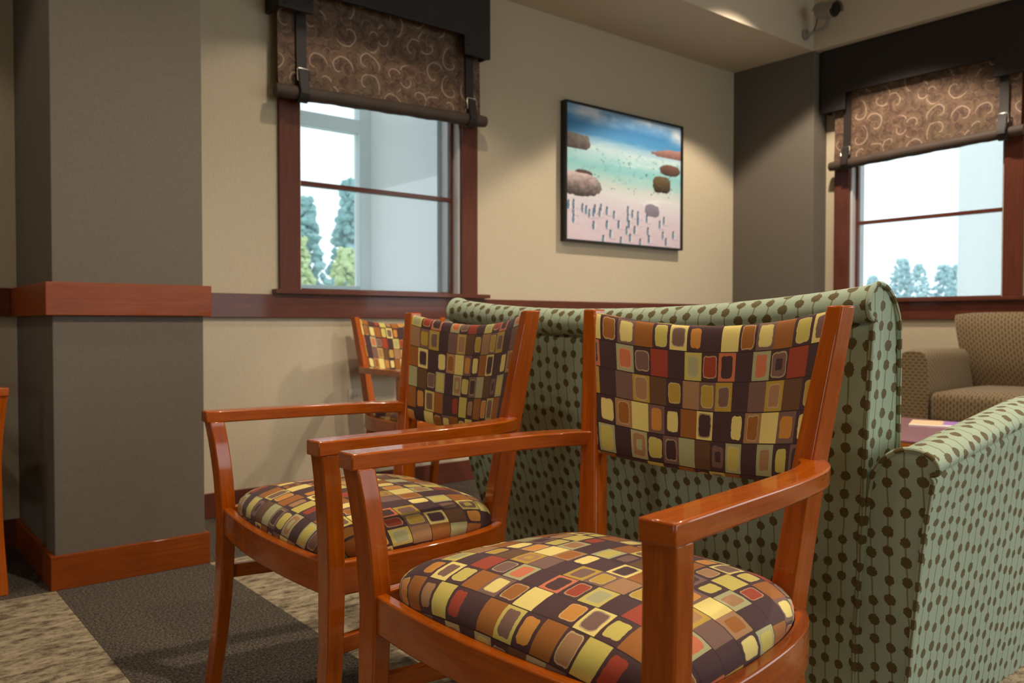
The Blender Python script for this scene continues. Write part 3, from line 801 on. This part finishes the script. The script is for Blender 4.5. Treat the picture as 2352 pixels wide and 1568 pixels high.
# ------------------------------------------------------------------ coffee table with a magazine
OFF = Vector((3.32, 1.28, 0))
tb = empty('coffee_table', (3.32, 1.28, 0), 0, 'low coffee table with glossy maroon top between the two sofas', 'table')
Lb('table_top', (2.963, 3.677, 0.798, 1.762, 0.411, 0.420), 'table_wood', box, tb, bevel=0.003)
Lb('edge_band', (2.965, 3.675, 0.80, 1.76, 0.376, 0.411), 'table_edge', box, tb, bevel=0.002)
Lb('apron', (3.02, 3.62, 0.86, 1.70, 0.30, 0.376), 'table_wood', box, tb, bevel=0.002)
for x in (3.03, 3.61):
    for y in (0.87, 1.69):
        loft('leg', [rect_ring((x-OFF.x, y-OFF.y, z), (1, 0, 0), (0, 1, 0), h, h) for z, h in ((0.0, 0.02), (0.30, 0.03))], 'table_edge', tb, bevel=0.002)
def print_mesh(name, P00, P10, P01, nu, nv, fn, mat, parent):
    P00, P10, P01 = map(np.array, (P00, P10, P01))
    uu, vv = np.meshgrid(np.linspace(0, 1, nu), np.linspace(0, 1, nv))
    V = P00+uu.reshape(-1, 1)*(P10-P00)+vv.reshape(-1, 1)*(P01-P00)
    F = [(j*nu+i, j*nu+i+1, (j+1)*nu+i+1, (j+1)*nu+i) for j in range(nv-1) for i in range(nu-1)]
    me = bpy.data.meshes.new(name); me.from_pydata(V.tolist(), [], F)
    C = fn(uu.ravel(), vv.ravel()); C = np.clip(C, 0, 1)
    Cl = np.where(C <= 0.04045, C/12.92, ((C+0.055)/1.055)**2.4)
    at = me.color_attributes.new('print', 'FLOAT_COLOR', 'POINT')
    at.data.foreach_set('color', np.column_stack([Cl, np.ones(len(Cl))]).ravel())
    me.materials.append(MAT[mat]); o = bpy.data.objects.new(name, me); link(o, parent); return o
def hexrgb(h): return np.array([int(h[i:i+2], 16)/255 for i in (1, 3, 5)])
mg = empty('magazine', (3.545, 1.485, 0.420), R(20), 'magazine with pale cover lying on the coffee table', 'magazine')
box('pages', -0.10, 0.10, -0.135, 0.135, 0.0, 0.003, 'jamb_white', mg, 0.001)
def cover(u, v):
    n = len(u); C = np.tile(hexrgb('#d4ccd6'), (n, 1))
    C[v > 0.55] = hexrgb('#d9b98c'); C[(v > 0.35) & (v <= 0.55) & (u > 0.3)] = hexrgb('#9a6ab0')
    C[(v < 0.12)] = hexrgb('#c9a090'); C[(u < 0.12) & (v > 0.2)] = hexrgb('#eadfd2'); return C
print_mesh('cover', (-0.10, -0.135, 0.0035), (0.10, -0.135, 0.0035), (-0.10, 0.135, 0.0035), 30, 40, cover, 'cover_print', mg)

# ------------------------------------------------------------------ framed beach picture
PXA, PXB, PZA, PZB = 3.270, 4.328, 1.318, 2.132
pf = empty('framed_picture', (PXA, YB, PZA), 0, 'black framed beach picture with penguins and boulders on cream wall', 'picture')
PW, PH = PXB-PXA, PZB-PZA
FT = 0.012
for nm, b in (('frame_side', (0, FT, 0, PH)), ('frame_side', (PW-FT, PW, 0, PH)), ('frame_side', (FT, PW-FT, 0, FT)), ('frame_side', (FT, PW-FT, PH-FT, PH))):
    box(nm, b[0], b[1], -0.048, -0.002, b[2], b[3], 'black', pf, 0.002)
box('backing', FT, PW-FT, -0.030, -0.004, FT, PH-FT, 'black', pf)
rng = np.random.default_rng(5)
def vnoise(u, v, f, seed):
    g = np.random.default_rng(seed).random((96, 96)); x, y = u*f, v*f
    i, j = np.floor(x).astype(int), np.floor(y).astype(int); fx, fy = x-i, y-j
    fx, fy = fx*fx*(3-2*fx), fy*fy*(3-2*fy)
    G = lambda a, b: g[a % 96, b % 96]
    return (G(i, j)*(1-fx)+G(i+1, j)*fx)*(1-fy)+(G(i, j+1)*(1-fx)+G(i+1, j+1)*fx)*fy
def fbm(u, v, f, seed): return 0.5*vnoise(u, v, f, seed)+0.3*vnoise(u, v, f*2.1, seed+1)+0.2*vnoise(u, v, f*4.3, seed+2)
def beach(u, vb):
    v = 1-vb                                       # from the top
    n1, n2, n3 = fbm(u, v*1.5, 6, 11), fbm(u*0.6, v*3, 9, 21), fbm(u, v, 30, 31)
    stops = [(0.0, '#93b6d4'), (0.05, '#6f9dc8'), (0.13, '#3f7db2'), (0.21, '#4d8cbb'), (0.245, '#8db4cc'), (0.30, '#b3cdd6'), (0.36, '#9fc9cf'), (0.44, '#86c0c4'), (0.50, '#a2c8c8'),
             (0.56, '#c2cdca'), (0.62, '#d2d3d6'), (0.70, '#d3cdd6'), (0.80, '#d2c6d0'), (1.0, '#d2c0ca')]
    vv = v+0.05*(n2-0.5)-0.02*(u-0.5)
    pos = [s[0] for s in stops]; cols = np.array([hexrgb(s[1]) for s in stops])
    C = np.column_stack([np.interp(vv, pos, cols[:, k]) for k in range(3)])
    def blend(mask, col):
        nonlocal C
        m = np.clip(mask, 0, 1)[:, None]; C = C*(1-m)+np.array(col)*m
    blend(1.6*(n1-0.42)*(v < 0.22)*np.clip((0.10+0.10*np.clip(u-0.45, 0, 1)-v)/0.10+0.35, 0, 1)*1.6, hexrgb('#d9dde6'))      # clouds
    blend(1.2*(n2-0.45)*((v > 0.26) & (v < 0.40)), hexrgb('#d3e3e2'))                                          # light water
    blend(2.2*(n2-0.52)*((v > 0.5) & (v < 0.72)), hexrgb('#f0eef0'))                                           # foam
    blend(1.5*(n3-0.62)*((v > 0.28) & (v < 0.54)), hexrgb('#3f7a86'))
    blend(0.5*(n3-0.4)*(v > 0.68), hexrgb('#bfaebc'))
    def rock(cu, cv, ru, rv, top, bot, p=2.4, seed=50, flat=None):
        e = (np.abs((u-cu)/ru)**p+np.abs((v-cv)/rv)**p)+0.9*(fbm(u, v, 17, seed)-0.5)
        m = (e < 1.0).astype(float)
        if flat is not None: m *= (v < flat)
        t = np.clip((v-(cv-rv))/(2*rv)+0.5*(fbm(u, v, 40, seed+5)-0.5), 0, 1)[:, None]
        nonlocal C
        C = C*(1-m[:, None])+(hexrgb(top)*(1-t)+hexrgb(bot)*t)*m[:, None]
    rock(0.07, 0.275, 0.12, 0.068, '#8a8078', '#3a3230', 2.6, 50, 0.325)
    rock(0.97, 0.245, 0.22, 0.050, '#a98078', '#6b4a48', 1.7, 60, 0.268)
    rock(0.90, 0.365, 0.10, 0.045, '#7d5a4c', '#463634', 2.2, 70)
    rock(0.14, 0.505, 0.07, 0.03, '#5a4440', '#3d302e', 2.2, 78)
    rock(0.10, 0.585, 0.18, 0.085, '#cbb6b4', '#3f3736', 2.6, 80)
    rock(0.82, 0.495, 0.082, 0.068, '#6e5e42', '#33291f', 3.4, 90)
    rock(0.73, 0.715, 0.070, 0.050, '#8b869a', '#77717f', 2.4, 100)
    rr = np.random.default_rng(12)
    def spot(cu, cv, ru, rv, col, a=0.85):
        e = ((u-cu)/ru)**2+((v-cv)/rv)**2
        blend((e < 1)*a, hexrgb(col))
    for _ in range(46):
        spot(rr.uniform(0.2, 0.98), rr.uniform(0.30, 0.60), rr.uniform(0.004, 0.010), rr.uniform(0.003, 0.007), '#3f6a72', 0.7)
    pts = [(0.06, 0.74), (0.06, 0.79), (0.06, 0.85), (0.02, 0.75), (0.13, 0.765), (0.16, 0.775), (0.185, 0.80), (0.22, 0.79), (0.23, 0.76), (0.28, 0.75), (0.27, 0.785), (0.33, 0.765), (0.39, 0.79),
           (0.22, 0.885), (0.33, 0.87), (0.36, 0.94), (0.43, 0.86), (0.51, 0.74), (0.55, 0.765), (0.60, 0.77), (0.60, 0.82), (0.51, 0.80), (0.52, 0.85), (0.50, 0.90), (0.53, 0.955), (0.57, 0.89),
           (0.68, 0.79), (0.69, 0.89), (0.70, 0.95), (0.80, 0.825), (0.84, 0.79), (0.83, 0.91), (0.86, 0.96), (0.93, 0.90), (0.45, 0.985), (0.30, 0.985), (0.62, 0.985)]
    for (a, b_) in pts:
        spot(a+0.009, b_, 0.0095, 0.030, '#e8e4ea', 0.7)
        spot(a, b_, 0.0105, 0.030, rr.choice(['#5f7d98', '#54708e', '#6b7f92']), 0.9); spot(a+0.002, b_-0.030, 0.008, 0.011, '#43566c', 0.95)
        spot(a+0.024, b_+0.032, 0.026, 0.004, '#ab9db0', 0.6)
    return C
print_mesh('beach_print', (FT, -0.0335, FT), (PW-FT, -0.0335, FT), (FT, -0.0335, PH-FT), 300, 230, beach, 'beach_print', pf)
box('print_panel', FT+0.002, PW-FT-0.002, -0.0325, -0.030, FT+0.002, PH-FT-0.002, 'black', pf)

# ------------------------------------------------------------------ roll-up shades with leather straps, and valances
def shade_set(axis, wall, sgn, a_lo, a_hi, zl, zr, lab_shade, lab_val, v_lo, v_hi, v_top, strap_a, ear):
    """a = coordinate along the wall; depth d measured from the wall into the room; zl/zr: roll height at a_lo / a_hi"""
    def W_(a, d, z): return (a, wall-d, z) if axis == 'y' else (wall-d, a, z)
    root = empty('roll_up_shade', W_((a_lo+a_hi)/2, 0, 0), 0, lab_shade, 'window shade', 'paisley roll-up shades')
    o0 = Vector(root.location)
    def Q(a, d, z): p = W_(a, d, z); return (p[0]-o0.x, p[1]-o0.y, p[2])
    zroll = lambda a: zl+(zr-zl)*(a-a_lo)/(a_hi-a_lo)
    # fabric panel: slightly wavy sheet with thickness
    nu, nv = 60, 16; V, F, U = [], [], []
    for side in (0, 1):
        for j in range(nv+1):
            for i in range(nu+1):
                a = a_lo+0.01+(a_hi-a_lo-0.02)*i/nu
                zb = zroll(a)+0.005; z = zb+(v_top-zb)*j/nv
                wv = 0.004*math.sin(a*19+j*0.2)*(1-j/nv)+0.003*math.sin(a*47)*(1-j/nv)**2
                d = 0.066+wv+0.012*(1-j/nv)**3-(0.003 if side else 0)
                V.append(Q(a, d, z))
    n1 = (nu+1)*(nv+1)
    for side in (0, 1):
        for j in range(nv):
            for i in range(nu):
                q = [side*n1+j*(nu+1)+i, side*n1+j*(nu+1)+i+1, side*n1+(j+1)*(nu+1)+i+1, side*n1+(j+1)*(nu+1)+i]
                F.append(tuple(q))
                U.append([((k % n1) % (nu+1)*(a_hi-a_lo)/nu, (k % n1)//(nu+1)*0.45/nv) for k in q])
    mesh('shade_fabric', V, F, 'paisley', root, U, smooth=True, sharp=80)
    # rolled bundle
    S = []
    m = 18; ns = 36
    for i in range(ns+1):
        a = a_lo-0.008+(a_hi-a_lo+0.024)*i/ns
        rad = 0.030*(1+0.05*math.sin(a*31)+0.03*math.sin(a*77))
        if i in (0, ns): rad *= 0.86
        ring = []
        for k in range(m):
            th = 2*math.pi*k/m
            ring.append(Q(a, 0.080+math.cos(th)*rad, zroll(a)+math.sin(th)*rad*1.05))
        S.append(ring)
    loft('rolled_hem', S, 'roll', root, smooth=True, sharp=60)
    for a in strap_a:
        P = []
        zr_ = zroll(a); top = v_top-0.02
        pts = [(0.079, top), (0.080, zr_+0.15), (0.094, zr_+0.075), (0.115, zr_+0.025), (0.1175, zr_), (0.108, zr_-0.026), (0.083, zr_-0.040), (0.058, zr_-0.028), (0.050, zr_)]
        sp = smooth_path([(p[0], p[1]) for p in pts], 40); S = []
        for i in range(len(sp)):
            t = sp[min(i+1, 39)]-sp[max(i-1, 0)]; t = t/np.linalg.norm(t); nd = np.array([t[1], -t[0]])
            ring = []
            for (da, dn) in ((-0.024, -0.002), (0.024, -0.002), (0.024, 0.002), (-0.024, 0.002)):
                p = sp[i]-nd*dn
                ring.append(Q(a+da, p[0], p[1]))
            S.append(ring)
        st = loft('strap', S, 'strap', root, sharp=35)
        zb = zr_+0.105
        B = [Q(a-0.029, 0.102, zb-0.055), Q(a-0.029, 0.099, zb-0.006), Q(a-0.023, 0.099, zb), Q(a+0.023, 0.099, zb), Q(a+0.029, 0.099, zb-0.006), Q(a+0.029, 0.102, zb-0.055), Q(a-0.029, 0.102, zb-0.055)]
        tube('buckle', B, 0.0036, 'metal', st, 8)
        tube('buckle_pin', [Q(a, 0.096, zb), Q(a, 0.100, zb-0.045)], 0.002, 'metal', st, 6)
        # tail of the strap standing proud below the buckle
        S = []
        for (d, z) in ((0.101, zb-0.01), (0.106, zb-0.05), (0.121, zb-0.09), (0.123, zb-0.115)):
            S.append([Q(a-0.021, d, z), Q(a+0.021, d, z), Q(a+0.021, d+0.003, z), Q(a-0.021, d+0.003, z)])
        loft('strap_tail', S, 'strap', root, sharp=35)
    # valance: three-sided leather board with deeper ears at the ends
    vr = empty('valance', W_((v_lo+v_hi)/2, 0, 0), 0, lab_val, 'valance', 'dark leather valances')
    vm, ve, vt, vd = ear
    def VB(nm, a0, a1, d0, d1, z0, z1):
        p, q = W_(a0, d0, z0), W_(a1, d1, z1)
        lo = [min(p[i], q[i]) for i in range(3)]; hi = [max(p[i], q[i]) for i in range(3)]
        return box(nm, lo[0]-o0.x+(o0.x-vr.location.x), hi[0]-o0.x+(o0.x-vr.location.x), lo[1]-vr.location.y, hi[1]-vr.location.y, lo[2], hi[2], 'leather', vr, 0.004)
    ew = 0.165
    a0, a1 = v_lo, v_hi
    pts = [(a0, ve), (a0+ew, ve), (a0+ew, vm), (a1-ew, vm), (a1-ew, ve), (a1, ve), (a1, vt), (a0, vt)]
    V = []
    for d in (vd, vd-0.02):
        for (a, z) in pts:
            p = W_(a, d, z); V.append((p[0]-vr.location.x, p[1]-vr.location.y, p[2]))
    n = len(pts)
    F = [tuple(range(n)), tuple(range(2*n-1, n-1, -1))]+[(i, (i+1) % n, n+(i+1) % n, n+i) for i in range(n)]
    mesh('face_board', V, F, 'leather', vr, bevel=0.003)
    VB('return_board', a0, a0+0.02, 0.002, vd-0.021, ve+0.004, vt)
    VB('return_board', a1-0.02, a1, 0.002, vd-0.021, ve+0.004, vt)
    k = 0
    for (a, z) in [(a0+0.03, ve+0.02), (a0+0.09, ve+0.02), (a0+ew-0.02, ve+0.05), (a1-0.03, ve+0.02), (a1-0.09, ve+0.02), (a1-ew+0.02, ve+0.05)]+[(a0+ew+0.06+i*0.115, vm+0.022) for i in range(int((a1-a0-2*ew-0.05)/0.115))]:
        p = W_(a, vd+0.001, z); ax = (0, 1, 0) if axis == 'y' else (1, 0, 0)
        cyl('nailhead', (p[0]-vr.location.x, p[1]-vr.location.y, p[2]), ax, 0.005, 0.005, 'leather', vr, 10)
    return root
# back wall: shade from x 1.50 to 2.64
shade_set('y', YB, 1, 1.505, 2.640, 1.862, 1.898, 'paisley shade rolled up with buckled straps on the left window', 'dark leather valance board over the left window',
          1.487, 2.643, 2.36, (1.622, 2.555), (2.300, 2.205, SOFF_Z-0.012, 0.145))
# right wall: along y
shade_set('x', XC, 1, 1.725, 2.838, 1.898, 1.858, 'paisley shade rolled up with buckled straps on the right-hand window', 'dark leather valance board over the right-hand window',
          1.700, 2.905, 2.38, (1.820, 2.738), (2.312, 2.205, SOFF_Z-0.004, 0.110))

# ------------------------------------------------------------------ security camera on the soffit face
sc = empty('security_camera', (4.832, SOFF_Y, 2.691), 0, 'small grey security camera on a bracket near the ceiling corner', 'camera')
cyl('wall_plate', (0, -0.008, 0), (0, 1, 0), 0.036, 0.016, 'cam_shell', sc, 24, 0.003)
cyl('plate_boss', (0, -0.028, -0.005), (0, 1, 0.1), 0.014, 0.03, 'cam_shell', sc, 16, 0.002, 0.020)
tube('bracket_arm', smooth_path([(0, -0.03, -0.005), (0.005, -0.09, 0.0), (-0.005, -0.15, 0.012), (-0.02, -0.175, 0.045), (-0.03, -0.18, 0.07)], 16), 0.012, 'cam_shell', sc, 10)
tube('cable', smooth_path([(0.002, -0.06, 0.004), (-0.01, -0.09, 0.05), (-0.03, -0.10, 0.10), (-0.045, -0.11, 0.125)], 16), 0.004, 'cam_black', sc, 8)
ax = Vector((-0.25, -0.90, -0.22)).normalized(); c0 = Vector((-0.055, -0.185, 0.088))
bd = cyl('camera_body', c0, ax, 0.048, 0.13, 'cam_shell', sc, 28, 0.006)
hd = []
for s_ in np.linspace(-0.07, 0.085, 6):
    ring = []
    b1 = ax.cross(Vector((0, 0, 1))).normalized(); b2 = b1.cross(ax).normalized()
    for k in range(13):
        a = math.pi*k/12-0.1+0.2*k/12
        ring.append(tuple(c0+ax*s_+b1*math.cos(a)*0.054+b2*math.sin(a)*0.054))
    for k in range(12, -1, -1):
        a = math.pi*k/12-0.1+0.2*k/12
        ring.append(tuple(c0+ax*s_+b1*math.cos(a)*0.0505+b2*math.sin(a)*0.0505))
    hd.append(ring)
loft('sun_hood', hd, 'cam_shell', sc, sharp=40)
ln = cyl('lens_face', c0+ax*0.066, ax, 0.043, 0.006, 'cam_black', sc, 28, 0.002)
cyl('lens_glass', c0+ax*0.071, ax, 0.018, 0.006, 'cam_black', ln, 20, 0.002)

# ------------------------------------------------------------------ wall outlet below the window
ol = empty('wall_outlet', (1.925, YB, 0.462), 0, 'ivory wall outlet plate low on the cream wall behind the armchair', 'outlet')
box('cover_plate', -0.036, 0.036, -0.006, -0.0005, -0.06, 0.06, 'plastic_beige', ol, 0.002)
for z in (-0.025, 0.025):
    rc = box('receptacle', -0.016, 0.016, -0.009, -0.006, z-0.015, z+0.015, 'plastic_beige', ol, 0.002)
    box('slot', -0.008, -0.006, -0.0096, -0.009, z-0.006, z+0.006, 'cam_black', rc); box('slot', 0.006, 0.008, -0.0096, -0.009, z-0.006, z+0.006, 'cam_black', rc)

# ------------------------------------------------------------------ trees outside
def tree(name, x, y, h, rw, leaf, lab, cat='tree', seed=1, zb=-0.4, n=700, leafsize=1.0):
    r_ = empty(name, (x, y, zb), 0, lab, cat, 'trees and shrubs outside the windows')
    rg = random.Random(seed); bm = bmesh.new()
    for i in range(n):
        t = rg.random(); zz = h*(0.12+0.88*t**0.9)
        rad = rw*(1-0.72*max(0, (zz/h-0.35)/0.65))*math.sqrt(rg.random()); an = rg.uniform(0, 2*math.pi)
        s = rw*rg.uniform(0.06, 0.15)*leafsize
        mt = Matrix.Translation((math.cos(an)*rad, math.sin(an)*rad, zz)) @ Matrix.Rotation(rg.uniform(0, 3), 4, 'Z') @ Matrix.Diagonal((s, s, s*rg.uniform(0.7, 1.1), 1))
        bmesh.ops.create_icosphere(bm, subdivisions=1, radius=1.0, matrix=mt)
    for v in bm.verts: v.co += Vector((rg.uniform(-1, 1), rg.uniform(-1, 1), rg.uniform(-1, 1)))*rw*0.04
    me = bpy.data.meshes.new('crown'); bm.to_mesh(me); bm.free(); me.materials.append(MAT[leaf])
    link(bpy.data.objects.new('crown', me), r_)
    loft('trunk', [[(math.cos(a)*q, math.sin(a)*q, z) for a in np.linspace(0, 2*math.pi, 9)[:-1]] for z, q in ((0, 0.03*h), (0.5*h, 0.015*h))], 'bark', r_)
tree('blue_green_tree', 7.95, 17.0, 3.95, 0.75, 'leaf_blue', 'blue-green tree at the left of the left window view', seed=3)
tree('blue_green_tree', 9.55, 17.6, 4.6, 0.78, 'leaf_blue', 'tall blue-green tree in the middle of the left window view', seed=4)
tree('lime_shrub', 5.55, 12.0, 2.55, 0.42, 'leaf_lime', 'lime green shrub at the bottom left of the left window view', 'shrub', seed=5, n=600)
tree('lime_shrub', 6.55, 12.3, 2.45, 0.52, 'leaf_lime', 'lime green shrub below the tall tree in the left window view', 'shrub', seed=6, n=600)
for i, (x, y, h, rw) in enumerate([(44, 22.4, 3.8, 0.8), (46.2, 21.9, 4.8, 1.0), (44, 19.9, 4.3, 0.8), (46.2, 19.6, 4.4, 0.9), (44, 18.0, 4.2, 0.8)]):
    tree('distant_tree', x, y, h, rw, 'leaf_far', ['leftmost pale distant tree low in the right window', 'tallest pale distant tree in the right window', 'pale distant tree just right of the tallest in the right window', 'pale distant tree between others, second from the white wall', 'pale distant tree next to the white wall in the right window'][i], seed=20+i, n=350)
